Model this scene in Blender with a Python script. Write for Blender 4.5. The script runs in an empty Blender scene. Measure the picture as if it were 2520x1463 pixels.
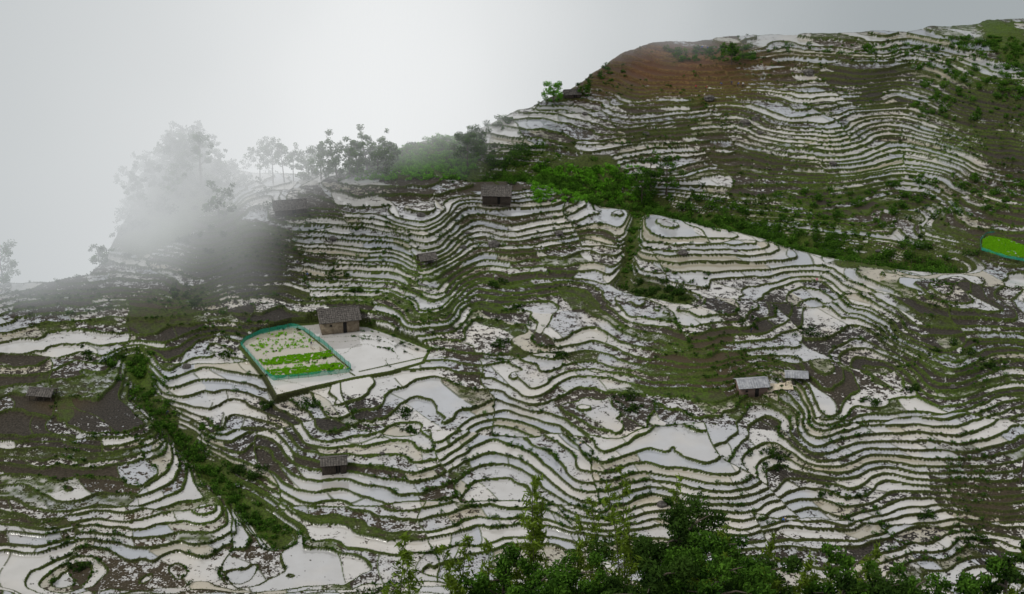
import bpy, math, numpy as np, time, random
from mathutils import Vector, Matrix
T0=time.time()
sc=bpy.context.scene
sc.view_settings.view_transform='Standard'; sc.view_settings.look='None'
FPX=3460.0; TH=math.radians(25); CT=math.cos(TH);ST=math.sin(TH)
cam_d=bpy.data.cameras.new("camera"); cam=bpy.data.objects.new("camera",cam_d); sc.collection.objects.link(cam)
cam_d.lens=FPX/2520*36; cam_d.sensor_width=36; cam_d.clip_end=8000; cam_d.clip_start=0.5
cam.rotation_euler=(math.radians(90)-TH,0,0); sc.camera=cam
rng=np.random.default_rng(7)
# ---------- noise
def h2(ix,iy,s):
    n=(ix.astype(np.int64)*374761393+iy.astype(np.int64)*668265263+s*1442695041)&0xffffffff
    n=((n^(n>>13))*1274126177)&0xffffffff
    n=((n^(n>>16))*2246822519)&0xffffffff
    return ((n^(n>>15))&0xffffff)/16777215.0
def vn(x,y,s=0):
    xi=np.floor(x);yi=np.floor(y);fx=x-xi;fy=y-yi
    fx=fx*fx*fx*(fx*(fx*6-15)+10);fy=fy*fy*fy*(fy*(fy*6-15)+10)
    a=h2(xi,yi,s);b=h2(xi+1,yi,s);c=h2(xi,yi+1,s);d=h2(xi+1,yi+1,s)
    return (a+(b-a)*fx+(c-a)*fy+(a-b-c+d)*fx*fy)*2-1
def fbm(x,y,s=0,o=3):
    r=0;a=1;t=0
    for i in range(o):
        r=r+a*vn(x*2**i+i*17.3,y*2**i-i*9.1,s+i);t+=a;a*=.5
    return r/t
def sst(a,b,x):
    t=np.clip((x-a)/(b-a),0,1);return t*t*(3-2*t)
# ---------- site survey helpers: bearings measured in the reference -> ground coordinates
def ray(u,v):
    a=(u-1260)/FPX;b=(731-v)/FPX
    return a,CT+b*ST,-ST+b*CT
def M(u,v):
    y=float(np.interp(v,[60,110,300,500,731,1000,1200,1463],[500,482,424,373,324,277,250,220]))
    dx,dy,dz=ray(u,v);return dx*y/dy,y
PY=[-60,0,30,60,100,150,190,220,250.5,277.5,324.4,373.3,424.5,482.2,560,4000]
PZ=[-3,-3,-27,-52,-83,-122,-150,-165.4,-160.8,-156.8,-151.2,-144.8,-137.1,-127.3,-122,-122]
ty=np.arange(-60,4000,1.0); tz=np.interp(ty,PY,PZ)
k=np.exp(-(np.arange(-25,26)/8.0)**2);k/=k.sum()
tz=np.convolve(np.pad(tz,25,mode='edge'),k,'valid')
def ell(u,v,ru,rv):
    x,y=M(u,v);y0=M(u,v-rv)[1];y1=M(u,v+rv)[1]
    return x,y,ru*y/FPX*1.1,abs(y0-y1)/2+1
BUMPS=[ell(*a[:4])+(a[4],) for a in [
 (1150,500,420,120,4.5),(620,560,260,90,2.5),(1800,600,330,80,2.2),(1680,850,280,110,3.0),(720,840,260,90,1.6),
 (1700,1130,320,100,2.),(2230,1080,260,100,2.4),(2420,800,230,130,4.5),(130,1100,260,140,1.6),(2560,260,420,230,12),
 (1700,140,260,120,5),(980,1060,260,90,1.),(1000,620,170,80,1.6),(1650,400,500,50,-1.),(2100,470,420,60,-1.8),(170,1330,260,90,1.2)]]
def L_(*p):return [M(*q) for q in p]
GULL=[(L_((1180,425),(1330,430),(1500,470),(1640,490),(1800,530),(2000,575),(2330,645)),8,5.5),
 (L_((1570,500),(1555,600),(1535,690)),2.2,2.),(L_((330,870),(360,960),(470,1080),(560,1180),(690,1310)),4.,3.),
 (L_((1180,425),(950,420),(720,440)),9,2),(L_((1560,705),(1680,740)),5,2)]
SPURL=[(L_((2270,200),(2210,330),(2250,500)),15,-4.2),(L_((2080,420),(1960,330)),12,1.5),(L_((650,500),(630,720)),9,-2.),(L_((560,500),(500,700)),7,1.3),(L_((1060,570),(1040,790)),7,2.6),
 (L_((1190,560),(1180,790)),7,-1.3),(L_((540,830),(620,1060)),8,-1.5),(L_((2160,700),(2320,930)),11,2.6),(L_((2040,700),(2150,900)),9,-1.3),(L_((1850,920),(1890,1130)),7,-1.4),(L_((2010,930),(2030,1120)),6,1.5),
 (L_((1480,1050),(1430,1230)),8,1.6),(L_((1980,1150),(1880,1400)),9,-1.3),(L_((300,1080),(340,1400)),9,.7),(L_((1390,770),(1320,960)),7,1.3),(L_((1180,950),(1260,1180)),9,-1.),(L_((2300,1220),(2450,1460)),9,-1.2),(L_((880,930),(810,1100)),8,1.2),(L_((1440,540),(1370,730)),10,-1.2),(L_((1600,250),(1480,400)),10,1.5),(L_((1850,250),(1800,420)),9,-1.2)]
EP=L_((0,708),(215,690),(290,610),(420,560),(490,445),(700,440),(900,425),(1150,332),(1400,240),(1550,155),(1900,112),(2200,125),(2520,92))
EX=[-400]+[p[0] for p in EP]+[400]; EY=[300]+[p[1] for p in EP]+[500]
def segd(x,y,pts):
    d=np.full(np.shape(x),1e9)
    for (ax,ay),(bx,by) in zip(pts[:-1],pts[1:]):
        dx=bx-ax;dy=by-ay;t=np.clip(((x-ax)*dx+(y-ay)*dy)/(dx*dx+dy*dy),0,1)
        d=np.minimum(d,np.hypot(x-ax-t*dx,y-ay-t*dy))
    return d
KN=(-101,376,15,16,17)
PLAT=[]
def H(x,y):
    z=np.interp(y,ty,tz)
    act=sst(190,225,y)
    b=0
    wx=x+13*fbm(x/45,y/40,5,2); wy=y+11*fbm(x/45,y/40,9,2)
    mx_=x+5*fbm(x/20,y/20,15,2);my_=y+5*fbm(x/20,y/20,19,2)
    for (cx,cy,rx,ry,a) in BUMPS: b=b+a*np.exp(-((wx-cx)/rx)**2-((wy-cy)/ry)**2)
    for pts,w,dp in GULL:
        d=segd(x,y,pts); b=b-dp*np.exp(-(d/w)**2)
    for pts,w,dp in SPURL:
        d=segd(mx_,my_,pts); b=b+dp*np.exp(-(d/w)**2)
    b=b+.45*vn(wx/11,wy/40,77)
    b=b+2.0*fbm(wx/70,wy/50,1,2)+.5*fbm(wx/18,wy/20,3,2)+.22*fbm(x/6,y/6,21,2)
    z=z+b*(.25+.75*act)
    e=np.interp(x,EX,EY); sd=(y-e)+3*fbm(x/25,y*0+3,33,2)+1.5*fbm(x/7,y*0+3,34,2)
    dr=np.where(sd>0,np.sqrt(sd*sd+36)-6,0)
    z=z-dr*0.95
    z=z+KN[4]*np.exp(-((x-KN[0])/KN[2])**2-((y-KN[1])/KN[3])**2)
    for (cx,cy,rx,ry,z0) in PLAT:
        w=np.exp(-(((x-cx)/rx)**2+((y-cy)/ry)**2)**1.5);z=z*(1-w)+z0*w
    return np.where(y>300,np.maximum(z,-235+6*fbm(x/60,y/60,40)),z)
def onplane(u,v,z0):
    dx,dy,dz=ray(u,v);t=z0/dz;return (dx*t,dy*t)
x0,y0=M(740,925); ZN=float(H(np.array([x0]),np.array([y0]))[0])+.1
xn,yn=onplane(810,885,ZN);PLAT.append((xn,yn,26,13,ZN-.1))
x0,y0=M(2470,615); ZY=float(H(np.array([x0]),np.array([y0]))[0])-.3
xn,yn=onplane(2490,615,ZY);PLAT.append((xn,yn,8,6,ZY))
YF=[(2418,590),(2432,582),(2480,590),(2520,606),(2560,626),(2560,640),(2500,634),(2440,626),(2416,612)]
lz=[-330.0];rs_=random.Random(4)
while lz[-1]<0:
    z=lz[-1]; lz.append(z+float(np.interp(z,[-165,-155,-142,-125],[.46,.52,.64,.80]))*rs_.choice([.62,.8,.95,1.05,1.25,1.5]))
lz=np.array(lz); li=np.arange(len(lz))
NT=1450
th=np.linspace(math.radians(-26),math.radians(26),NT)
r=np.concatenate([np.linspace(2,192,60,endpoint=False),np.geomspace(192,540,1450,endpoint=False),np.geomspace(540,3500,50)])
NR=len(r)
R,TT=np.meshgrid(r,th,indexing='ij'); X=R*np.sin(TT);Y=R*np.cos(TT)
HS=H(X,Y)+.10*fbm(X/4.,Y/4.,205,2)+.25*vn(X/11,Y/11,207)
# land parcels: every family's block of fields has its own terrace phase
bx_=X+11*fbm(X/26,Y/26,230,3)+.35*Y;by_=Y+9*fbm(X/26,Y/26,235,3)
bj=np.floor(by_/27);bi=np.floor(bx_/33+.5*(bj%2)+.3*h2(bj,bj*0,240))
off=h2(bi,bj,241)*3.0
g=np.interp(HS,lz,li)+off
dgr=np.gradient(g,r,axis=0);dgt=np.gradient(g,th,axis=1)/R
G=np.maximum(np.hypot(dgr,dgt),.02)
L=np.floor(g);fr=g-L;da=fr/G;db=(1-fr)/G
zl=np.interp(L-off,li,lz);zu=np.interp(L+1-off,li,lz)
L=L+bi*37+bj*71
sp=np.gradient(r)[:,None]
w=np.minimum(np.maximum(.25,sp*1.02),.4/G)
t=np.clip(1-db/w,0,1)
lw=np.maximum(.26+.20*vn(X/3,Y/3,60),sp*.95)
lip=sst(0,1,1-np.abs(da/lw-.5)*2)*(.11+.08*vn(X/1.5,Y/1.5,61))
S=X+9*fbm(X/22,Y/22,70,2)+.5*Y
sc_l=8+26*h2(L,L*0,81)**1.5; q=S/sc_l+h2(L,L*0+1,82)*7
ci=np.floor(q);cf=(q-ci);dc=np.minimum(cf,1-cf)*sc_l
cb=(dc<.2)&(fr/G<9)
r1=h2(L,ci,90);r2=h2(L,ci,91);rl=h2(bi,bj,92)
Zt=zl+t*t*(3-2*t)*(zu-zl)+np.maximum(lip,cb*.12*(t==0))
sdE=Y-np.interp(X,EX,EY)
gd=np.full(X.shape,1e9)
for pts,ww,dp in GULL[:3]+GULL[4:]: gd=np.minimum(gd,segd(X,Y,pts)/ww)
gn=gd+.6*fbm(X/7,Y/7,55,3)
far=sst(.35,.7,gn)*(1-sst(2,10,sdE))*sst(203,214,Y)
def region(lst,soft=1.):
    o=0
    for a in lst:
        cx,cy,rx,ry=ell(*a[:4]);q_=((X-cx)/rx)**2+((Y-cy)/ry)**2
        o=o+a[4]*np.exp(-q_**1.3)
    return o*(1+.5*fbm(X/9,Y/9,58,2))
wild=region([(1030,400,190,35,1.2),(1420,435,150,40,.9),(400,480,150,160,1.3),(2470,160,60,90,1.),(2130,655,110,25,.8),(1100,430,90,20,.8)])
wild=wild+.5*fbm(X/9,Y/9,57,3)
far=far*(1-sst(.45,.8,wild))
Z=HS*(1-far)+Zt*far+(1-far)*.7*fbm(X/3,Y/3,66,3)
wr=region([(1640,190,220,60,-1.1),(600,615,110,60,-.8),(1080,490,230,45,-.25),(300,770,380,45,-.32),(1300,695,250,40,-.25),(200,1190,280,120,-.32),(1690,920,210,85,-.5),
 (1280,880,200,90,-.2),(2420,840,150,90,-.35),(2050,480,260,50,-.45),(2400,570,140,50,-.5),(2450,380,90,130,-.6),(1500,320,250,30,-.15),(2460,1230,110,90,-.5),(130,990,200,70,-.35),
 (1500,745,400,25,-.3),(2250,940,250,40,-.25),(1750,230,350,40,-.3),(700,1290,200,60,-.15),(1900,820,200,40,-.2),
 (1800,600,260,75,.6),(2150,360,230,90,.5),(950,880,140,70,.8),(480,950,120,80,.6),(1600,1140,260,60,.6),(2200,1090,230,60,.7),(1750,1270,420,70,.6),(2300,150,150,60,.5),
 (620,480,120,60,.6),(1000,610,180,50,.35),(300,640,150,60,.4),(2100,760,160,60,.4),(1300,280,200,40,.3),(400,1400,350,60,.15),(850,1210,180,30,.6),(1050,970,250,40,.4),(2350,690,200,25,.5)])
gr=region([(1690,920,210,85,.7),(350,750,380,45,.6),(2050,500,300,60,.8),(200,1190,280,120,.5),(2450,600,200,90,.7),(1200,700,300,40,.6),(1000,410,250,50,1.),(2420,200,150,100,.7),(1100,1120,400,60,.6),(600,1250,250,120,.6),(130,950,250,90,.6),(1400,1000,400,60,.5),(2300,950,250,60,.5),(850,750,200,60,.4)])
brn=region([(1640,190,240,65,1.5),(1750,900,160,70,.7),(2430,1230,110,70,.8),(420,740,200,35,.6),(380,1260,60,50,.8),(150,990,70,25,1.)])
red=region([(1640,190,240,65,.95)])
wet=.50+.30*fbm(X/36,Y/22,100,2)+(r1-.5)*.75+(rl-.5)*.35+wr
bund=np.clip(np.maximum(np.maximum(t>0,da<lw),cb*.8),0,1)
grassy=(h2(L,ci,95)<.07+.42*np.clip(gr,0,1))&(wet<.65)
bund=np.maximum(bund,grassy*(.6+.5*vn(X/1.3,Y/1.3,62)))
bund=np.clip(np.maximum(bund,1-far),0,1)
wet=wet*far
grn=np.clip(.55+.5*fbm(X/30,Y/20,120,3)+gr*.45,0,1)
def inpoly(px,py,poly):
    c=np.zeros(px.shape,bool);n_=len(poly);dm=np.full(px.shape,1e9)
    for i in range(n_):
        (ax,ay),(bx,by)=poly[i],poly[(i+1)%n_]
        cond=((ay>py)!=(by>py))&(px<(bx-ax)*(py-ay)/(by-ay+1e-12)+ax);c^=cond
        dx=bx-ax;dy=by-ay;tt=np.clip(((px-ax)*dx+(py-ay)*dy)/(dx*dx+dy*dy),0,1)
        dm=np.minimum(dm,np.hypot(px-ax-tt*dx,py-ay-tt*dy))
    return c,dm
NUR=[onplane(*p,ZN) for p in [(592,852),(604,838),(640,822),(720,806),(745,812),(800,850),(866,908),(862,918),(760,930),(672,938),(655,925)]]
PADS=[([onplane(*p,ZN) for p in [(592,852),(604,838),(640,822),(720,803),(790,798),(905,806),(980,832),(1057,862),(1040,892),(960,915),(872,930),(770,952),(680,974),(655,930)]],ZN),
      ([onplane(*p,ZY) for p in YF],ZY)]
for poly,z0 in PADS:
    xs=[p[0] for p in poly];ys=[p[1] for p in poly]
    m_=(X>min(xs)-3)&(X<max(xs)+3)&(Y>min(ys)-3)&(Y<max(ys)+3)
    idx=np.nonzero(m_);c,dm=inpoly(X[idx],Y[idx],poly)
    zz=Z[idx];bb=bund[idx];ww_=wet[idx]
    s=np.where(c,1,sst(.7,.25,dm));edge=dm<.28
    zz=zz*(1-s)+(z0+edge*.2)*s
    bb=np.where(c,0,bb);bb=np.where(edge|((~c)&(dm<.7)),1,bb);ww_=np.where(c,1.0+.25*fbm(X[idx]/5,Y[idx]/5,170),ww_)
    Z[idx]=zz;bund[idx]=bb;wet[idx]=ww_;r2[idx]=np.where(c,.6,r2[idx])
idx=np.nonzero((X>-75)&(X<-30)&(Y>270)&(Y<330));c,dm=inpoly(X[idx],Y[idx],NUR);r2[idx]=np.where(c,.93,r2[idx])
for a_,b_ in [((745,812),(866,912)),((872,925),(862,918)),((885,915),(1045,880))]:
    pts=[onplane(*a_,ZN),onplane(*b_,ZN)];d=segd(X,Y,pts);m_=d<.25
    Z[m_]=ZN+.15;bund[m_]=1
verts=np.stack([X,Y,Z],-1).reshape(-1,3).astype(np.float32)
ii=np.arange(NR*NT).reshape(NR,NT)
q4=np.stack([ii[:-1,:-1],ii[:-1,1:],ii[1:,1:],ii[1:,:-1]],-1).reshape(-1,4)
def ground(x,y):
    x=np.asarray(x,float);y=np.asarray(y,float)
    rr=np.hypot(x,y);tt=np.arctan2(x,y)
    i=np.clip(np.searchsorted(r,rr)-1,0,NR-2);j=np.clip(((tt-th[0])/(th[1]-th[0])),0,NT-1.01)
    fi=np.clip((rr-r[i])/(r[i+1]-r[i]),0,1);j0=j.astype(int);fj=j-j0
    return (Z[i,j0]*(1-fj)+Z[i,j0+1]*fj)*(1-fi)+(Z[i+1,j0]*(1-fj)+Z[i+1,j0+1]*fj)*fi
def hit(u,v,y0=200):
    dx,dy,dz=ray(u,v);ys=np.arange(y0,640,.25);t_=ys/dy
    g_=ground(dx*t_,ys);below=dz*t_<=g_
    if not below.any(): return None
    i=np.argmax(below);return Vector((dx*t_[i],ys[i],float(g_[i])))
def mk(name,v,f4,mat,parent=None,smooth=False):
    me=bpy.data.meshes.new(name);n=len(f4);k=f4.shape[1]
    me.vertices.add(len(v));me.vertices.foreach_set('co',np.asarray(v,np.float32).ravel())
    me.loops.add(n*k);me.loops.foreach_set('vertex_index',np.asarray(f4,np.int32).ravel())
    me.polygons.add(n);me.polygons.foreach_set('loop_start',np.arange(0,n*k,k,dtype=np.int32))
    me.update(calc_edges=True)
    o=bpy.data.objects.new(name,me);sc.collection.objects.link(o)
    if mat:me.materials.append(mat)
    if parent:o.parent=parent
    return o
def attr(o,name,cols):
    a=o.data.attributes.new(name,'FLOAT_COLOR','POINT')
    c=np.ones((len(o.data.vertices),4),np.float32)
    for i,cc in enumerate(cols):c[:,i]=np.asarray(cc).ravel()
    a.data.foreach_set('color',c.ravel())
class N:
    def __init__(s,mat):
        mat.use_nodes=True;s.t=mat.node_tree;s.t.nodes.clear()
    def n(s,ty,ins={},**kw):
        nd=s.t.nodes.new(ty)
        for k,v in kw.items():setattr(nd,k,v)
        for k,v in ins.items():
            if isinstance(v,bpy.types.NodeSocket):s.t.links.new(v,nd.inputs[k])
            else:nd.inputs[k].default_value=v
        return nd
    def m(s,op,a,b=0.0,c=0.0,cl=False):
        return s.n('ShaderNodeMath',{0:a,1:b,2:c},operation=op,use_clamp=cl).outputs[0]
    def mix(s,f,a,b):
        nd=s.t.nodes.new('ShaderNodeMix');nd.data_type='RGBA'
        for k,v in ((0,f),(6,a),(7,b)):
            if isinstance(v,bpy.types.NodeSocket):s.t.links.new(v,nd.inputs[k])
            else:nd.inputs[k].default_value=v if k==0 else (*v,1)
        return nd.outputs[2]
    def mr(s,v,a,b,c=0.,d=1.):
        return s.n('ShaderNodeMapRange',{0:v,1:a,2:b,3:c,4:d}).outputs[0]
    def noise(s,vec,scale,det=3):
        return s.n('ShaderNodeTexNoise',{'Vector':vec,'Scale':scale,'Detail':float(det)}).outputs[0]
mt=bpy.data.materials.new("terraced_ground");n=N(mt)
geo=n.n('ShaderNodeNewGeometry').outputs;P=geo['Position']
A=n.n('ShaderNodeSeparateColor',{0:n.n('ShaderNodeAttribute',attribute_name='cell').outputs['Color']}).outputs
B=n.n('ShaderNodeSeparateColor',{0:n.n('ShaderNodeAttribute',attribute_name='soil').outputs['Color']}).outputs
nz=n.noise(P,.6,5);nf=n.noise(P,2.4,4);nb=n.noise(P,.07,2);nm=n.noise(P,.25,3)
m=n.m('ADD',A[0],n.m('MULTIPLY',n.m('SUBTRACT',nz,.5),1.7))
m=n.m('ADD',m,n.m('MULTIPLY',n.m('SUBTRACT',nf,.5),1.1))
wm=n.mr(m,.41,.51)
water=n.mix(n.mr(A[2],0.,.75),(.34,.36,.40),(.52,.50,.475))
water=n.mix(n.mr(A[2],.86,.92),water,(.34,.31,.24))
water=n.mix(n.mr(nb,.5,.75),water,n.mix(.45,water,(.58,.49,.36)))
water=n.mix(n.mr(nm,.35,.75,.0,.35),water,n.mix(.6,water,(.22,.20,.165)))
mud=n.mix(n.mr(nf,.3,.7),(.007,.006,.005),(.060,.052,.043))
mud=n.mix(B[0],mud,n.mix(nf,(.024,.018,.009),(.095,.072,.038)))
mud=n.mix(B[2],mud,n.mix(nf,(.045,.019,.009),(.14,.065,.030)))
base=n.mix(wm,mud,water)
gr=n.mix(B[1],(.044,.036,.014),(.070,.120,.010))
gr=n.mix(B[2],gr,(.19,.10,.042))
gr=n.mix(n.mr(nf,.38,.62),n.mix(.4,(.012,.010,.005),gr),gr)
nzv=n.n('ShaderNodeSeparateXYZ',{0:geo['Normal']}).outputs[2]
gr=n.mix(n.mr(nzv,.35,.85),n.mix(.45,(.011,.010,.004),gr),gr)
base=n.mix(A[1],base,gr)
wm2=n.m('MULTIPLY',wm,n.m('SUBTRACT',1.,A[1]))
rough=n.mr(wm2,0,1,.6,.04)
bmp=n.n('ShaderNodeBump',{'Strength':n.mr(wm2,0,1,.9,.0),'Distance':.3,'Height':nf}).outputs[0]
ps=n.n('ShaderNodeBsdfPrincipled',{'Base Color':base,'Roughness':rough,'Normal':bmp,'IOR':n.mr(wm2,0,1,1.25,2.1)})
n.n('ShaderNodeOutputMaterial',{0:ps.outputs[0]})
ter=mk("terraced_hillside_ground",verts,q4,mt)
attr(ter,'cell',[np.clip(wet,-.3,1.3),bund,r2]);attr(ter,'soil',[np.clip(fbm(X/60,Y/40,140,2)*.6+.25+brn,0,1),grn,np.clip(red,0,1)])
# ---------- world
wd=bpy.data.worlds.new("World");sc.world=wd;wd.use_nodes=True;nt=wd.node_tree;nt.nodes.clear()
SE=math.radians(50);SR=math.radians(250)
sky=nt.nodes.new('ShaderNodeTexSky');sky.sky_type='NISHITA';sky.sun_disc=False;sky.sun_elevation=SE;sky.sun_rotation=SR
b1=nt.nodes.new('ShaderNodeBackground');b1.inputs[1].default_value=.1;nt.links.new(sky.outputs[0],b1.inputs[0])
b2=nt.nodes.new('ShaderNodeBackground');b2.inputs[1].default_value=.88
tc=nt.nodes.new('ShaderNodeTexCoord');cn=nt.nodes.new('ShaderNodeTexNoise');cn.inputs['Scale'].default_value=2.2;nt.links.new(tc.outputs['Generated'],cn.inputs['Vector'])
cr=nt.nodes.new('ShaderNodeValToRGB');cr.color_ramp.elements[0].position=.3;cr.color_ramp.elements[0].color=(.60,.62,.65,1);cr.color_ramp.elements[1].position=.7;cr.color_ramp.elements[1].color=(.99,.98,.95,1)
nt.links.new(cn.outputs[0],cr.inputs[0]);nt.links.new(cr.outputs[0],b2.inputs[0])
mx=nt.nodes.new('ShaderNodeMixShader');mx.inputs[0].default_value=.9;nt.links.new(b1.outputs[0],mx.inputs[1]);nt.links.new(b2.outputs[0],mx.inputs[2])
ow=nt.nodes.new('ShaderNodeOutputWorld');nt.links.new(mx.outputs[0],ow.inputs[0])
sl=bpy.data.lights.new("sun",'SUN');sl.energy=1.5;sl.angle=math.radians(11);sl.color=(1,.96,.89)
so=bpy.data.objects.new("sun",sl);sc.collection.objects.link(so)
dv=Vector((math.cos(SE)*math.sin(SR),math.cos(SE)*math.cos(SR),math.sin(SE)))
so.rotation_euler=dv.to_track_quat('Z','Y').to_euler()
# ---------- fog
mf=bpy.data.materials.new("fog");f=N(mf)
P=f.n('ShaderNodeNewGeometry').outputs['Position'];s3=f.n('ShaderNodeSeparateXYZ',{0:P}).outputs
e1=f.m('MULTIPLY_ADD',s3[0],.85,428.);e2=f.m('MULTIPLY_ADD',s3[0],.12,457.)
sd=f.m('SUBTRACT',s3[1],f.m('MINIMUM',e1,e2))
sd=f.m('ADD',sd,f.mr(s3[0],-110.,70.,40.,-12.))
fn=f.noise(P,.022,2)
sdn=f.m('MULTIPLY_ADD',f.m('SUBTRACT',fn,.5),85.,sd)
D=f.m('POWER',f.mr(sdn,-25.,75.),1.9)
D=f.m('MULTIPLY',D,.11)
dist=f.n('ShaderNodeVectorMath',{0:P,1:(-45.,425.,-125.)},operation='DISTANCE').outputs['Value']
fc=f.mix(f.mr(dist,25.,200.),(.86,.875,.88),(.37,.405,.42))  # painted glow: bright core like sun diffused through cloud, greyer with distance
va=f.n('ShaderNodeVolumeAbsorption',{'Color':(0,0,0,1),'Density':D})
em=f.n('ShaderNodeEmission',{'Color':fc,'Strength':D})  # fog glows by itself, standing in for scattered daylight
ad=f.n('ShaderNodeAddShader',{0:va.outputs[0],1:em.outputs[0]})
f.n('ShaderNodeOutputMaterial',{'Volume':ad.outputs[0]})
try: mf.cycles.volume_step_rate=2.0
except Exception as e: print(e)
bv=np.array([(x,y,z) for x in(-330,330) for y in(315,620) for z in(-240,-60)],float)
bf=np.array([(0,1,3,2),(4,6,7,5),(0,4,5,1),(2,3,7,6),(0,2,6,4),(1,5,7,3)])
mk("fog",bv,bf,mf)
# ================= vegetation
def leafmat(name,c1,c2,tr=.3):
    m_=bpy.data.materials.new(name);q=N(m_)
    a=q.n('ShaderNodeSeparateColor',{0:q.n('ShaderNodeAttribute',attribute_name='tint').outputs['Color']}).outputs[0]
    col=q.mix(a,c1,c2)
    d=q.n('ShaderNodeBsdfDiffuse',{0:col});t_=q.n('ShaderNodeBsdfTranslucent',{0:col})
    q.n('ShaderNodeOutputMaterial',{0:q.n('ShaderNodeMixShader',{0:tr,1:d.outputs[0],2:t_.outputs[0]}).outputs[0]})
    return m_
M_dark=leafmat("dark_foliage",(.010,.025,.007),(.06,.12,.02))
M_mid=leafmat("green_foliage",(.015,.045,.008),(.10,.22,.025))
M_bri=leafmat("bright_foliage",(.05,.15,.01),(.20,.50,.04))
M_rice=leafmat("rice_leaves",(.12,.34,.01),(.32,.66,.02))
M_bam=leafmat("bamboo_foliage",(.06,.10,.012),(.20,.30,.035))
def leaves(C,size,el=1.,up=0.):
    C=np.asarray(C);n_=len(C)
    a=rng.normal(size=(n_,3));a[:,2]+=up;a/=np.linalg.norm(a,axis=1)[:,None]
    b=np.cross(a,rng.normal(size=(n_,3)));b/=np.linalg.norm(b,axis=1)[:,None]
    s=(size*(.6+.8*rng.random(n_)))[:,None]
    V=np.stack([C-a*s*el,C+b*s*.5/ (el**.5),C+a*s*el,C-b*s*.5/(el**.5)],1).reshape(-1,3)
    return V,np.arange(n_*4).reshape(-1,4)
def tubes(paths):
    VV=[];FF=[];o=0
    for P_,R_ in paths:
        P_=np.asarray(P_,float);kk=6
        d=np.gradient(P_,axis=0);d/=np.linalg.norm(d,axis=1)[:,None]+1e-9
        ref=np.array([.31,.95,.05]);s_=np.cross(d,ref);s_/=np.linalg.norm(s_,axis=1)[:,None];t_=np.cross(d,s_)
        an=np.linspace(0,2*np.pi,kk,endpoint=False)
        V=P_[:,None]+(s_[:,None]*np.cos(an)[None,:,None]+t_[:,None]*np.sin(an)[None,:,None])*np.asarray(R_)[:,None,None]
        VV.append(V.reshape(-1,3));m_=len(P_)
        for i in range(m_-1):
            for j in range(kk):
                FF.append((o+i*kk+j,o+i*kk+(j+1)%kk,o+(i+1)*kk+(j+1)%kk,o+(i+1)*kk+j))
        o+=m_*kk
    return np.concatenate(VV),np.array(FF)
M_bark=bpy.data.materials.new("bark");q=N(M_bark)
q.n('ShaderNodeOutputMaterial',{0:q.n('ShaderNodeBsdfPrincipled',{'Base Color':q.mix(q.noise(q.n('ShaderNodeNewGeometry').outputs['Position'],6,3),(.03,.022,.015),(.12,.10,.075)),'Roughness':.9}).outputs[0]})
def foliage_obj(name,V,F,tint,mat,trunk=None):
    if trunk is not None:
        tv,tf=trunk;o_=mk(name,np.concatenate([V,tv]),np.concatenate([F,tf+len(V)]),mat)
        o_.data.materials.append(M_bark)
        mi=np.zeros(len(F)+len(tf),np.int32);mi[len(F):]=1;o_.data.polygons.foreach_set('material_index',mi)
        tint=np.concatenate([tint,np.zeros(len(tv))])
    else:o_=mk(name,V,F,mat)
    attr(o_,'tint',[tint]);return o_
def clumpcloud(cen,rad,per,size,zs=.8):
    cs=[];ts=[]
    for c,rr in zip(cen,rad):
        n_=int(per*rr*rr)+8
        d=rng.normal(size=(n_,3));d/=np.linalg.norm(d,axis=1)[:,None]
        q_=rr*rng.random(n_)**.45
        p=d*q_[:,None];p[:,2]*=zs
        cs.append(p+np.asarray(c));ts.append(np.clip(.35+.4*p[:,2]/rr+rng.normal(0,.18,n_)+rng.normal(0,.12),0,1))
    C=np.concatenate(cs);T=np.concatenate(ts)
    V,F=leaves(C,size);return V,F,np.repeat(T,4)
def tree(name,base,ht,cr,mat,nl=9,per=26,size=.3,start=.35,thin=1.):
    base=np.array(base,float);paths=[];cen=[];rad=[]
    lean=rng.normal(0,.05,2)*ht
    tp=np.array([base+[0,0,-.8],base+[lean[0]*.3,lean[1]*.3,ht*.4],base+[lean[0],lean[1],ht*.92]])
    paths.append((tp,[.028*ht*thin,.018*ht*thin,.004*ht]))
    for i in range(nl):
        f_=start+(1-start)*(i+.5)/nl;an=i*2.4+rng.random()
        s_=tp[0]+(tp[2]-tp[0])*f_;ln=cr*(.5+.6*rng.random())*(1.1-.6*abs(f_-.6))
        e_=s_+np.array([math.cos(an)*ln,math.sin(an)*ln,ln*.45])
        paths.append(([s_,(s_+e_)/2+[0,0,.12*ln],e_],[.009*ht*thin,.006*ht*thin,.002*ht]))
        for k_ in range(2):
            cen.append(e_+rng.normal(0,cr*.22,3));rad.append(cr*(.2+.2*rng.random()))
        cen.append((s_+e_)/2+rng.normal(0,cr*.15,3));rad.append(cr*.24)
    cen.append(tp[2]);rad.append(cr*.35)
    V,F,T=clumpcloud(cen,rad,per/size**2*.09*2.2,size)
    return foliage_obj(name,V,F,T,mat,tubes(paths))
def shrubs_at(name,pts,rmin,rmax,mat,size=.22,per=55):
    cen=[];rad=[]
    for (x,y) in pts:
        R_=rmin+(rmax-rmin)*rng.random()**1.6;z=float(ground(x,y))
        for k_ in range(3):
            cen.append((x+rng.normal(0,R_*.5),y+rng.normal(0,R_*.5),z+R_*.45*rng.random()+R_*.15));rad.append(R_*(.45+.4*rng.random()))
    V,F,T=clumpcloud(cen,rad,per,size);return foliage_obj(name,V,F,T,mat)
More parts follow.
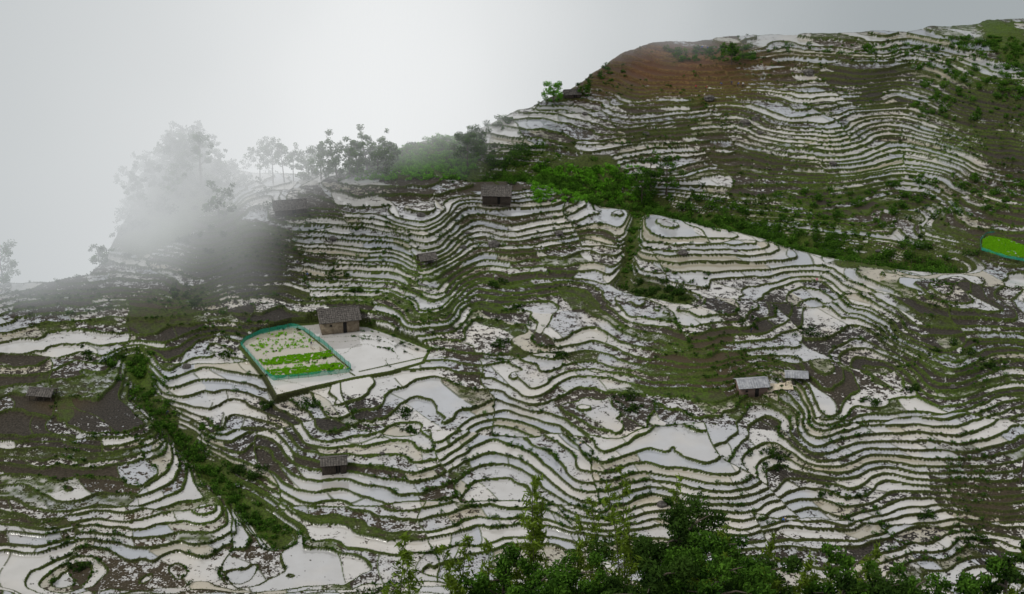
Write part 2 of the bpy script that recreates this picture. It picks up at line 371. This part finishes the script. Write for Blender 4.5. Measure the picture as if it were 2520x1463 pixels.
def along(pts,n_,w_):
    pts=np.array(pts);sl_=np.hypot(*np.diff(pts,axis=0).T);c_=np.concatenate([[0],np.cumsum(sl_)])
    s_=rng.random(n_)*c_[-1];return np.stack([np.interp(s_,c_,pts[:,0])+rng.normal(0,w_,n_),np.interp(s_,c_,pts[:,1])+rng.normal(0,w_,n_)],1)
def hits(lst): 
    o=[]
    for a in lst:
        p=hit(*a)
        if p is not None:o.append((p.x,p.y))
    return o
def area(u0,u1,v0,v1,n_):
    return hits([(u0+(u1-u0)*rng.random(),v0+(v1-v0)*rng.random()) for i in range(n_)])
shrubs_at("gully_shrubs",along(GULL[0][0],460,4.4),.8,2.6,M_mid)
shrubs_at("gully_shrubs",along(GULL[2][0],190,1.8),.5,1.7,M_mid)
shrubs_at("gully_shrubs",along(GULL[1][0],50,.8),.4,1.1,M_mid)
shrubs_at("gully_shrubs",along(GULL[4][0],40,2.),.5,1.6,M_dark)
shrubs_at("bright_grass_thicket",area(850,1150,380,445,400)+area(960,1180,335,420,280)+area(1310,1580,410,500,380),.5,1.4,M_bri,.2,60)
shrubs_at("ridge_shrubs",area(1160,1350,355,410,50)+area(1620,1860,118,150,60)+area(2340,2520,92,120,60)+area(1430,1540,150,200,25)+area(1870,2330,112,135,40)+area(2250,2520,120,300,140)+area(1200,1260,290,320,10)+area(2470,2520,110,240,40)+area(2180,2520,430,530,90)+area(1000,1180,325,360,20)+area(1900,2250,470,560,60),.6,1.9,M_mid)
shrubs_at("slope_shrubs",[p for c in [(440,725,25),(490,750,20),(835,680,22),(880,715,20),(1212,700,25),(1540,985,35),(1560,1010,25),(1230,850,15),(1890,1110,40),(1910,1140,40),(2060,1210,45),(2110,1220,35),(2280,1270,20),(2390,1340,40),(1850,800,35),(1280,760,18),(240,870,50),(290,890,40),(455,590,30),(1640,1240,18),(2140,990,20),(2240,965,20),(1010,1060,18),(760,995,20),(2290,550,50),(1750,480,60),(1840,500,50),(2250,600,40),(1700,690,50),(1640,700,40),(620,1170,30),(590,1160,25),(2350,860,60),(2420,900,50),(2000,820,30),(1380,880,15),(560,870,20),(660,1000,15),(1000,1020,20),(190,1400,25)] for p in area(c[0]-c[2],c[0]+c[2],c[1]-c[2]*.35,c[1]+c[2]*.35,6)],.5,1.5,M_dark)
# weeds and low bushes rooted on the bunds
s2=np.nonzero((da<lw)&(far>.9)&(Y>210)&(Y<480)&(np.abs(TT)<.38)&(fbm(X/12,Y/9,310,2)>.08))
pk2=rng.choice(len(s2[0]),5200,replace=False);wp=[(X[s2[0][i],s2[1][i]],Y[s2[0][i],s2[1][i]]) for i in pk2]
shrubs_at("terrace_weeds",wp[:3200],.12,.78,M_mid,.13,90);shrubs_at("terrace_weeds",wp[3200:],.15,.7,M_dark,.14,90)
pk=[]
while len(pk)<50:
    pk.append((KN[0]+rng.normal(0,9.5)-2,KN[1]+rng.normal(0,9)-2))
for i,(x,y) in enumerate(pk):
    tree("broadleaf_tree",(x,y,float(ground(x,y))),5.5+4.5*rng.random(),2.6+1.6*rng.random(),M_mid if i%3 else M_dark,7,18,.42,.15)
shrubs_at("knoll_shrubs",[(KN[0]+rng.normal(0,13),KN[1]+rng.normal(0,12)-3) for i in range(260)],1.2,3.,M_dark,.4,14)
def treeat(u,v,hpx,wpx,mat,name="broadleaf_tree",dy=0,**kw):
    p=hit(u,v)
    if p is None:
        x,y=M(u,v);p=Vector((x,y,float(ground(x,y))))
    s_=p.length/FPX
    return tree(name,p,hpx*s_,wpx*s_/2,mat,**kw)
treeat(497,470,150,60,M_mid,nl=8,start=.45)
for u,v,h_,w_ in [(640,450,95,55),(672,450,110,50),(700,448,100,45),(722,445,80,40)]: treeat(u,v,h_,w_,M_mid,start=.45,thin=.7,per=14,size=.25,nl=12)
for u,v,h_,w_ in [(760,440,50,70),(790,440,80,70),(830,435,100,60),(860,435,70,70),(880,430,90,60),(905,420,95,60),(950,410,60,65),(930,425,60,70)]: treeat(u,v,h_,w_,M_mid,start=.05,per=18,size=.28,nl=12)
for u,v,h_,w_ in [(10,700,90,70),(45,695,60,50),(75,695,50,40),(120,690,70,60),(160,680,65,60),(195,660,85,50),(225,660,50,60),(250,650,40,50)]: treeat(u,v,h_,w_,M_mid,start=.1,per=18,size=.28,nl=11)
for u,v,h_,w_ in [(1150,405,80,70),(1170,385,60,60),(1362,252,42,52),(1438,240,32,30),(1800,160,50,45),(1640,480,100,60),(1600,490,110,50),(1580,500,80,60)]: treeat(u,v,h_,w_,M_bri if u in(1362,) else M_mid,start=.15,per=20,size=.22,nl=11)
def bamboo(name,x,y,ht,nc,spread,lpc=560,size=.11,mat=None):
    zb=float(ground(x,y));paths=[];C=[];T=[]
    for i in range(nc):
        bx=x+rng.normal(0,spread*.25);by=y+rng.normal(0,spread*.25);an=rng.random()*6.28;h_=ht*(.65+.35*rng.random()) if i else ht
        tt=np.linspace(0,1,9);bend=spread*.7*(tt**3)
        P_=np.stack([bx+math.cos(an)*bend,by+math.sin(an)*bend,zb-.5+(h_+.5)*(tt-.03*tt**4)],1)
        paths.append((P_,.05*(1-.85*tt)+.006))
        n_=int(lpc);f_=.35+.65*rng.random(n_)
        c=np.stack([np.interp(f_,tt,P_[:,j]) for j in range(3)],1)
        node=np.floor(f_*34);aa=h2(node.astype(int),node.astype(int)*0+i,int(x*7)&1023)*6.28+rng.normal(0,.35,n_);rd=rng.random(n_)*(1.12-f_)*1.9+.04
        c[:,0]+=np.cos(aa)*rd;c[:,1]+=np.sin(aa)*rd;c[:,2]+=rd*.5-rd*rd*.25+rng.normal(0,.06,n_)
        C.append(c);T.append(np.clip(.5+rng.normal(0,.25,n_),0,1))
    C=np.concatenate(C);T=np.concatenate(T);V,F=leaves(C,size,1.8)
    return foliage_obj(name,V,F,np.repeat(T,4),mat or M_bam,tubes(paths))
def near(u,v,y):
    dx,dy,dz=ray(u,v);t_=y/dy;x=dx*t_;return x,y,dz*t_-float(ground(x,y))
for u,v,y,nc,sp_ in [(1290,1125,62,3,1.0),(985,1280,58,2,1.),(1120,1330,60,3,1.2),(1480,1230,64,3,1.6),(1555,1160,60,3,1.5),(1710,1180,66,3,1.8),(1180,1340,66,4,1.5),(2480,1360,60,4,1.5),(1400,1330,60,4,1.6),(1880,1320,62,4,1.6),(2010,1340,60,4,1.6),(2120,1330,62,3,1.5),(1300,1250,61,3,1.2),(1230,1370,62,4,1.4),(1960,1380,58,4,1.6),(1700,1360,58,4,1.6),(1820,1300,61,3,1.5)]:
    x,y,h_=near(u,v,y);bamboo("bamboo",x,y,h_,nc,sp_)
for u,v,y,w_,mt_ in [(1650,1275,64,4.8,M_dark),(1500,1375,58,3.4,M_dark),(1780,1315,60,3.4,M_mid),(1330,1405,58,2.8,M_mid),(1900,1385,58,3.4,M_dark),(2070,1395,58,3.,M_mid),(1230,1385,60,2.8,M_mid),(2250,1420,58,3.,M_mid),(2510,1330,60,2.4,M_dark),(2420,1425,58,2.8,M_mid),(1620,1390,55,3.4,M_dark),(1770,1400,55,3.,M_mid),(2160,1410,56,2.8,M_dark),(1420,1410,55,2.8,M_mid)]:
    x,y,h_=near(u,v,y);tree("broadleaf_tree",(x,y,float(ground(x,y))),h_,w_/2*1.1,mt_,14,40,.10,.45)
sel=np.nonzero((da<lw*1.2)&(far>.9)&(Y>205)&(Y<420)&(np.abs(TT)<.40))
pick=rng.choice(len(sel[0]),90000,replace=False);ix=(sel[0][pick],sel[1][pick])
C=np.stack([X[ix],Y[ix],Z[ix]],1);C[:,:2]+=rng.normal(0,.10,(len(C),2));C[:,2]+=.05
V,F=leaves(C,.12,1.1,1.5);T=np.clip(.3+.5*grn[ix]+rng.normal(0,.2,len(C)),0,1)
M_tuft=leafmat("bund_grass",(.024,.024,.008),(.09,.165,.016))
foliage_obj("bund_grass",V,F,np.repeat(T,4),M_tuft)
# ---- rice seedlings
def ricepts(poly_uv,n_,z0,nfun=None):
    poly=[onplane(*p,z0) for p in poly_uv]
    xs=[p[0] for p in poly];ys=[p[1] for p in poly]
    px=rng.uniform(min(xs),max(xs),n_*3);py=rng.uniform(min(ys),max(ys),n_*3);c,_=inpoly(px,py,poly)
    nn=fbm(px/.8,py/.8,300,3);keep=c&(nn>(-.12 if nfun is None else nfun))
    return np.stack([px[keep],py[keep]],1)[:n_]
rp=np.concatenate([ricepts([(636,886),(700,876),(790,868),(815,862),(822,876),(745,892),(650,900)],14000,ZN),ricepts([(652,912),(720,906),(835,893),(858,908),(760,922),(672,932)],16000,ZN),ricepts([(655,905),(830,885),(840,892),(660,914)],1500,ZN,.3)])
cl=ricepts([(612,850),(650,822),(730,815),(790,850),(640,872)],600,ZN,.2)
rp=np.concatenate([rp]+[c_+rng.normal(0,.14,(12,2)) for c_ in cl[:170]])
V,F=leaves(np.column_stack([rp,np.full(len(rp),ZN+.12)]),.14,1.5,2.);foliage_obj("rice_seedlings",V,F,np.repeat(np.clip(.5+rng.normal(0,.25,len(rp)),0,1),4),M_rice)
rp=ricepts(YF,26000,ZY,-.35)
V,F=leaves(np.column_stack([rp,np.full(len(rp),ZY+.12)]),.16,1.5,2.);foliage_obj("rice_seedlings",V,F,np.repeat(np.clip(.35+rng.normal(0,.25,len(rp)),0,1),4),M_rice)
# ---- net fences
def simple(name,c1,c2,rough=.85,sc_=3.,metal=0.,det=4,stretch=None):
    m_=bpy.data.materials.new(name);q=N(m_);vec=q.n('ShaderNodeTexCoord').outputs['Object']
    if stretch:vec=q.n('ShaderNodeMapping',{0:vec,3:stretch}).outputs[0]
    nn=q.noise(vec,sc_,det)
    bm_=q.n('ShaderNodeBump',{'Strength':.4,'Distance':.05,'Height':nn}).outputs[0]
    q.n('ShaderNodeOutputMaterial',{0:q.n('ShaderNodeBsdfPrincipled',{'Base Color':q.mix(q.mr(nn,.3,.7),c1,c2),'Roughness':rough,'Metallic':metal,'Normal':bm_}).outputs[0]})
    return m_
M_net=bpy.data.materials.new("teal_net");q=N(M_net)
q.n('ShaderNodeOutputMaterial',{0:q.n('ShaderNodeMixShader',{0:.62,1:q.n('ShaderNodeBsdfTransparent').outputs[0],2:q.n('ShaderNodeBsdfDiffuse',{0:q.mix(q.noise(q.n('ShaderNodeNewGeometry').outputs['Position'],.8,3),(.01,.20,.15),(.03,.42,.30))}).outputs[0]}).outputs[0]})
M_post=simple("bamboo_post",(.05,.04,.025),(.16,.13,.08))
def netfence(poly,z0,ht,closed=True,name="net_fence"):
    e=bpy.data.objects.new(name,None);sc.collection.objects.link(e)
    P_=list(poly)+([poly[0]] if closed else []);pts=[]
    for (ax,ay),(bx,by) in zip(P_[:-1],P_[1:]):
        k_=max(1,int(math.hypot(bx-ax,by-ay)/1.1))
        for i in range(k_):pts.append((ax+(bx-ax)*i/k_,ay+(by-ay)*i/k_))
    pts.append(P_[-1]);pts=np.array(pts);n_=len(pts)
    top=z0+ht+rng.normal(0,.09,n_);bot=np.full(n_,z0+.04)
    V=np.concatenate([np.column_stack([pts,bot]),np.column_stack([pts+rng.normal(0,.06,(n_,2)),top])])
    F=np.array([(i,i+1,n_+i+1,n_+i) for i in range(n_-1)]);mk("net",V,F,M_net,e)
    tv,tf=tubes([([(x,y,z0-.3),(x+rng.normal(0,.05),y,z0+.6),(x+rng.normal(0,.08),y,tp+.35)],[.045,.04,.03]) for (x,y),tp in zip(pts[::2],top[::2])])
    mk("posts",tv,tf,M_post,e)
cx=sum(p[0] for p in NUR)/len(NUR);cy=sum(p[1] for p in NUR)/len(NUR)
netfence([(cx+(p[0]-cx)*.985,cy+(p[1]-cy)*.985) for p in NUR],ZN+.02,1.25)
netfence([onplane(*p,ZY) for p in [(2535,572),(2470,574),(2428,578),(2412,592),(2414,616),(2470,634),(2540,648)]],ZY+.05,.8,False)
# ---- huts
M_wood=simple("weathered_boards",(.018,.013,.010),(.085,.065,.05),.85,2.,stretch=(6,6,.6))
M_roof=simple("weathered_roof",(.04,.036,.032),(.15,.135,.12),.85,2.)
M_tin=simple("corrugated_tin",(.26,.27,.30),(.50,.51,.53),.4,1.2)
M_mudw=simple("mud_wall",(.12,.09,.06),(.26,.21,.15),.95,1.5)
M_brick=bpy.data.materials.new("brick_wall");q=N(M_brick);bt=q.n('ShaderNodeTexBrick',{'Vector':q.n('ShaderNodeMapping',{0:q.n('ShaderNodeTexCoord').outputs['Object'],2:(math.pi/2,0,0)}).outputs[0],'Color1':(.10,.06,.05,1),'Color2':(.16,.095,.075,1),'Mortar':(.18,.16,.14,1),'Scale':3.})
q.n('ShaderNodeOutputMaterial',{0:q.n('ShaderNodeBsdfPrincipled',{'Base Color':bt.outputs[0],'Roughness':.95}).outputs[0]})
M_hole=simple("dark_interior",(.005,.004,.004),(.012,.01,.009))
M_cloth=simple("tarpaulin",(.45,.38,.28),(.65,.58,.45))
def boxes(name,bs,mat,parent):
    V=[];F=[]
    for c,s_,rot in bs:
        o=len(V);mtx=Matrix(rot) if rot is not None else Matrix.Identity(3)
        for ix_ in(-1,1):
            for iy_ in(-1,1):
                for iz_ in(-1,1):V.append(Vector(c)+mtx@Vector((ix_*s_[0]/2,iy_*s_[1]/2,iz_*s_[2]/2)))
        F+=[(o+0,o+1,o+3,o+2),(o+4,o+6,o+7,o+5),(o+0,o+4,o+5,o+1),(o+2,o+3,o+7,o+6),(o+0,o+2,o+6,o+4),(o+1,o+5,o+7,o+3)]
    return mk(name,np.array([tuple(v) for v in V]),np.array(F),mat,parent)
def hut(name,u,v,wpx,yaw,dr=.7,hr=.42,pitch=28,wall=None,roof=None,stilt=0.,openw=False,over=.12):
    p=hit(u,v);W=wpx*p.length/FPX/(1+over);D=W*dr;Hh=W*hr;a=math.radians(pitch)
    e=bpy.data.objects.new(name,None);sc.collection.objects.link(e);e.location=(p.x,p.y+D*.45,p.z-.05);e.rotation_euler[2]=math.radians(yaw)
    wall=wall or M_wood;roof=roof or M_roof;st=stilt*Hh
    posts=[((sx*(W/2-.1)*k_,sy*(D/2-.1),(Hh-1.5)/2),(.18,.18,Hh+1.5),None) for sx in(-1,1) for sy in(-1,1) for k_ in((1,.33) if W>4 else (1,))]
    boxes("posts",posts,M_wood,e)
    if not openw:
        nb=max(8,int(W/.32));pl=[]
        for sy in(-1,1):
            for i in range(nb):
                x_=-W/2+W*(i+.5)/nb
                if sy==-1 and .55<(i+.5)/nb<.55+1.0/W: continue
                pl.append(((x_,sy*D/2+.02*rng.random(),(Hh+st)/2),(W/nb*.93,.06,Hh-st),None))
        nb=max(6,int(D/.32))
        for sx in(-1,1):
            for i in range(nb):
                y_=-D/2+D*(i+.5)/nb;gh=(1-abs(y_)/(D/2))*D/2*math.tan(a)*.95
                pl.append(((sx*W/2,y_,(Hh+st+gh)/2),(.06,D/nb*.93,Hh-st+gh),None))
        if wall is M_wood: boxes("walls",pl,wall,e)
        else:
            pl=[((0,-D/2,Hh/2-.4),(W,.2,Hh+.8),None),((0,D/2,Hh/2-.4),(W,.2,Hh+.8),None)]+[((sx*(W/2-.103),0,Hh/2-.4),(.2,D-.21,Hh+.8),None) for sx in(-1,1)]
            boxes("walls",pl,wall,e)
            V=[];F=[]
            for sx in(-1,1):
                o=len(V);X0=sx*(W/2-.05);V+=[(X0,-D/2,Hh),(X0,D/2,Hh),(X0,0,Hh+D/2*math.tan(a)*.97)];F.append((o,o+1,o+2))
            mk("gables",np.array(V),np.array(F),wall,e)
            boxes("door",[((W*.12,-D/2-.11,Hh*.38),(.9,.04,Hh*.76),None)],M_hole,e)
            boxes("window",[((-W*.25,-D/2-.11,Hh*.6),(.6,.04,.5),None)],M_hole,e)
        boxes("interior",[((0,0,(Hh+st)/2),(W-.5,D-.5,Hh-st-.1),None)],M_hole,e)
        if stilt: boxes("floor",[((0,0,st),(W+.2,D+.2,.15),None)],M_wood,e)
    rs=[];Lr=(D/2+W*over*.8)/math.cos(a);WR=W*(1+2*over*.5);nc=7;ntl=max(7,int(WR/.55));zr=Hh+D/2*math.tan(a)+.12
    for sy in(-1,1):
        rot=Matrix.Rotation(-sy*a,3,'X')
        for i in range(nc):
            for j in range(ntl):
                dd=Lr*(i+.5)/nc;c=Vector((-WR/2+WR*(j+.5)/ntl,sy*dd*math.cos(a),zr-dd*math.sin(a)+rng.random()*.035))
                rr_=rot@Matrix.Rotation(sy*.05,3,'X')
                rs.append((c,(WR/ntl*.985,Lr/nc*1.15,.05),rr_))
    boxes("roof",rs,roof,e)
    if roof is M_tin:
        boxes("roof_ribs",[(Vector((-WR/2+WR*j/24,sy*Lr/2*math.cos(a),zr-Lr/2*math.sin(a)+.07)),(.07,Lr,.07),Matrix.Rotation(-sy*a,3,'X')) for sy in(-1,1) for j in range(25)],roof,e)
    boxes("ridge",[((0,0,zr+.05),(WR,.3,.1),None)],roof,e)
    boxes("rafters",[((0,sy*(Lr-.15)*math.cos(a),zr-(Lr-.15)*math.sin(a)-.12),(WR*.98,.1,.1),None) for sy in(-1,1)],M_wood,e)
    return e
hut("wooden_hut",1223,510,76,-4,.75,.5,28,stilt=.22)
hut("mud_walled_hut",832,820,103,14,.62,.42,30,M_mudw)
hut("wooden_hut",712,530,84,12,.6,.26,27)
hut("field_shelter",1050,655,46,20,.8,.45,28,openw=True)
hut("field_shelter",102,988,62,-8,.6,.32,25,openw=True)
hut("wooden_hut",821,1168,66,8,.6,.5,24)
hut("brick_hut",1850,976,78,8,.6,.42,24,M_brick,M_tin)
hut("tin_roofed_shed",1960,948,56,-6,.6,.42,22,M_brick,M_tin,openw=True)
hut("wooden_hut",1408,243,42,10,.7,.3,28)
p=hit(1915,955);us=np.linspace(-3.2,3.2,14);vs=np.linspace(-1.6,1.6,8);gx,gy=np.meshgrid(us,vs)
gz=ground(p.x+gx,p.y+gy)+.12+.25*np.abs(fbm(gx/1.2,gy/1.2,400,2));V=np.stack([p.x+gx,p.y+gy,gz],-1).reshape(-1,3)
ij=np.arange(14*8).reshape(8,14);mk("tarpaulin",V,np.stack([ij[:-1,:-1],ij[:-1,1:],ij[1:,1:],ij[1:,:-1]],-1).reshape(-1,4),M_cloth)
M_rock=simple("rock",(.03,.027,.024),(.13,.12,.11),.9,1.5)
import bmesh
def boulder(u,v,wpx):
    p=hit(u,v)
    if p is None:return
    bm=bmesh.new();bmesh.ops.create_icosphere(bm,subdivisions=3,radius=1);s_=wpx*p.length/FPX/2;sd_=rng.random()*99
    for v_ in bm.verts:
        c=v_.co;k_=1+.35*float(fbm(np.array(c.x*1.3+sd_),np.array(c.y*1.3+c.z*2.1),500,3));v_.co=Vector((c.x*k_*s_,c.y*k_*s_*.8,c.z*k_*s_*.65))
    me=bpy.data.meshes.new("boulder");bm.to_mesh(me);bm.free();me.materials.append(M_rock);o=bpy.data.objects.new("boulder",me);sc.collection.objects.link(o);o.location=(p.x,p.y,p.z+s_*.2)
for a in [(1680,625,24),(1832,306,30),(1745,245,26),(1215,605,30),(1037,532,22),(1375,578,22),(1810,620,10),(1630,1245,26),(1355,492,14),(2050,405,18),(1870,330,14),(1440,283,14),(460,905,22),(1140,610,18),(1860,295,20),(1590,330,16),(2160,620,12),(1990,180,26),(1150,575,14),(820,590,20),(870,520,14),(1060,645,20),(2345,955,16),(940,1120,12)]:boulder(*a)
p=hit(2510,1192);e=bpy.data.objects.new("utility_pole",None);sc.collection.objects.link(e);e.location=p
tv,tf=tubes([([(0,0,-1),(0,0,8),(0,0,15.5)],[.22,.18,.13])]);mk("shaft",tv,tf,M_wood,e);boxes("crossarm",[((0,0,14.6),(2.4,.14,.14),None)],M_wood,e)
def postfence(uv,n_):
    pts=[]
    for (a,b),(c,d) in zip(uv[:-1],uv[1:]):
        for i in range(n_):pts.append((a+(c-a)*i/n_,b+(d-b)*i/n_))
    P_=[hit(*p) for p in pts];P_=[p for p in P_ if p is not None]
    pa=[([(p.x,p.y,p.z-.3),(p.x,p.y,p.z+.7),(p.x+rng.normal(0,.06),p.y,p.z+1.5)],[.06,.05,.04]) for p in P_]
    for h_ in(.7,1.3):pa.append(([tuple(p+Vector((0,0,h_))) for p in P_],[.015]*len(P_)))
    tv,tf=tubes(pa);mk("wire_fence",tv,tf,M_post)
postfence([(2050,655),(2260,650),(2520,642)],12);postfence([(2300,735),(2400,748),(2520,745)],8);postfence([(1420,735),(1700,765)],10)
# ================= people
def colm(name,c):return simple(name,tuple(x*.7 for x in c),c,.9,8.)
M_skin=colm("skin",(.30,.17,.11));M_hair=colm("dark_hair",(.02,.017,.015));M_pants=colm("dark_trousers",(.03,.03,.045));M_hat=colm("straw_hat",(.42,.33,.18))
shirts={c:colm("shirt_"+c,v) for c,v in {'red':(.5,.04,.06),'blue':(.05,.15,.5),'navy':(.03,.04,.10),'white':(.6,.6,.6),'pink':(.6,.12,.25)}.items()}
folk=[]
def person(u,v,bend,shirt,yaw=0,hat=False,stride=.15,arm=.25):
    p=hit(u,v)
    if p is None:return
    J=[];E=[];Rd=[];Cl=[]
    def add(pos,rad,par,cl):
        J.append(pos);Rd.append(rad);Cl.append(cl)
        if par is not None:E.append((par,len(J)-1))
        return len(J)-1
    b=math.radians(bend);ph=.93-.12*(bend>40);hy=.10*(bend>40)
    def sp_(d):return(0,hy-math.sin(b)*d,ph+math.cos(b)*d)
    pe=add((0,hy,ph),.15,None,'p');wa=add(sp_(.2),.13,pe,'s');ch=add(sp_(.42),.16,wa,'s');ne=add(sp_(.56),.06,ch,'k')
    hd=sp_(.68);h1=add((hd[0],hd[1]-.02,hd[2]),.095,ne,'k');h2_=add((hd[0],hd[1]-.03,hd[2]+.11),.085,h1,'h')
    add((hd[0],hd[1]-.13,hd[2]+.02),.018,h1,'k')
    for s in(-1,1):
        kn=add((s*.11,hy-.04-s*stride*.5,.48),.075,pe,'p');an=add((s*.12,hy-s*stride,.10),.05,kn,'p');add((s*.12,hy-.16-s*stride,.04),.04,an,'k')
        sx,sy_,sz=sp_(.48);sh=add((s*.19,sy_,sz),.07,ch,'s')
        el=add((s*(.22+arm*.2),sy_-.05-arm*.15,sz-.27),.05,sh,'s');wr_=add((s*(.21+arm*.1),sy_-.12-arm*.5,sz-.50),.035,el,'k')
        pm=add((s*(.21+arm*.1),sy_-.14-arm*.55,sz-.58),.035,wr_,'k')
        bx,by,bz=J[pm]
        for i_ in range(4):
            k1=add((bx,by-.03+.02*i_,bz-.045-.004*i_),.009,pm,'k');add((bx-s*.012,by-.035+.02*i_,bz-.08+.006*abs(i_-1)),.008,k1,'k')
        add((bx-s*.02,by-.05,bz-.02),.010,pm,'k')
    me=bpy.data.meshes.new("person");me.from_pydata(J,E,[]);o=bpy.data.objects.new("person",me);sc.collection.objects.link(o)
    md=o.modifiers.new("skin",'SKIN')
    for i,vv in enumerate(me.skin_vertices[0].data):vv.radius=(Rd[i],Rd[i]);vv.use_root=(i==0)
    o.modifiers.new("sub",'SUBSURF').levels=1
    o.location=p;o.rotation_euler[2]=math.radians(yaw);folk.append((o,J,Cl,shirt,hat,hd,b))
for a in [(1427,1108,5,'navy',30),(2010,698,8,'pink',-60),(1933,1284,65,'navy',-80),(1925,1287,60,'blue',70),(732,652,50,'navy',20),(758,680,60,'blue',-30),(766,850,70,'navy',60),(412,1022,60,'navy',90),
  (1712,222,20,'red',0),(1737,222,60,'red',40),(1775,211,60,'blue',-20),(1800,212,10,'navy',0),(1815,214,40,'blue',80),(1828,215,10,'white',0),(1848,820,30,'navy',50),
  (1727,124,5,'blue',0),(1741,125,30,'blue',0),(1380,1165,40,'white',0)]:
    person(a[0],a[1],a[2],a[3],a[4],hat=(len(folk)%3==0))
dg=bpy.context.evaluated_depsgraph_get()
for o,J,Cl,shirt,hat,hd,b in folk:
    me=bpy.data.meshes.new_from_object(o.evaluated_get(dg));o.modifiers.clear();o.data=me
    me.materials.clear()
    for m_ in(M_pants,shirts[shirt],M_skin,M_hair):me.materials.append(m_)
    JA=np.array(J);mp={'p':0,'s':1,'k':2,'h':3}
    for pl in me.polygons:
        pl.material_index=mp[Cl[int(np.argmin(((JA-np.array(pl.center))**2).sum(1)))]];pl.use_smooth=True
    if hat:
        an=np.linspace(0,6.283,17)[:-1];V=[(hd[0],hd[1]-.03,hd[2]+.28)]+[(hd[0]+.24*math.cos(t_),hd[1]-.03+.24*math.sin(t_),hd[2]+.12) for t_ in an]
        F=np.array([(0,1+i,1+(i+1)%16) for i in range(16)]);mk("conical_hat",np.array(V),F,M_hat,o)
print("total",time.time()-T0)
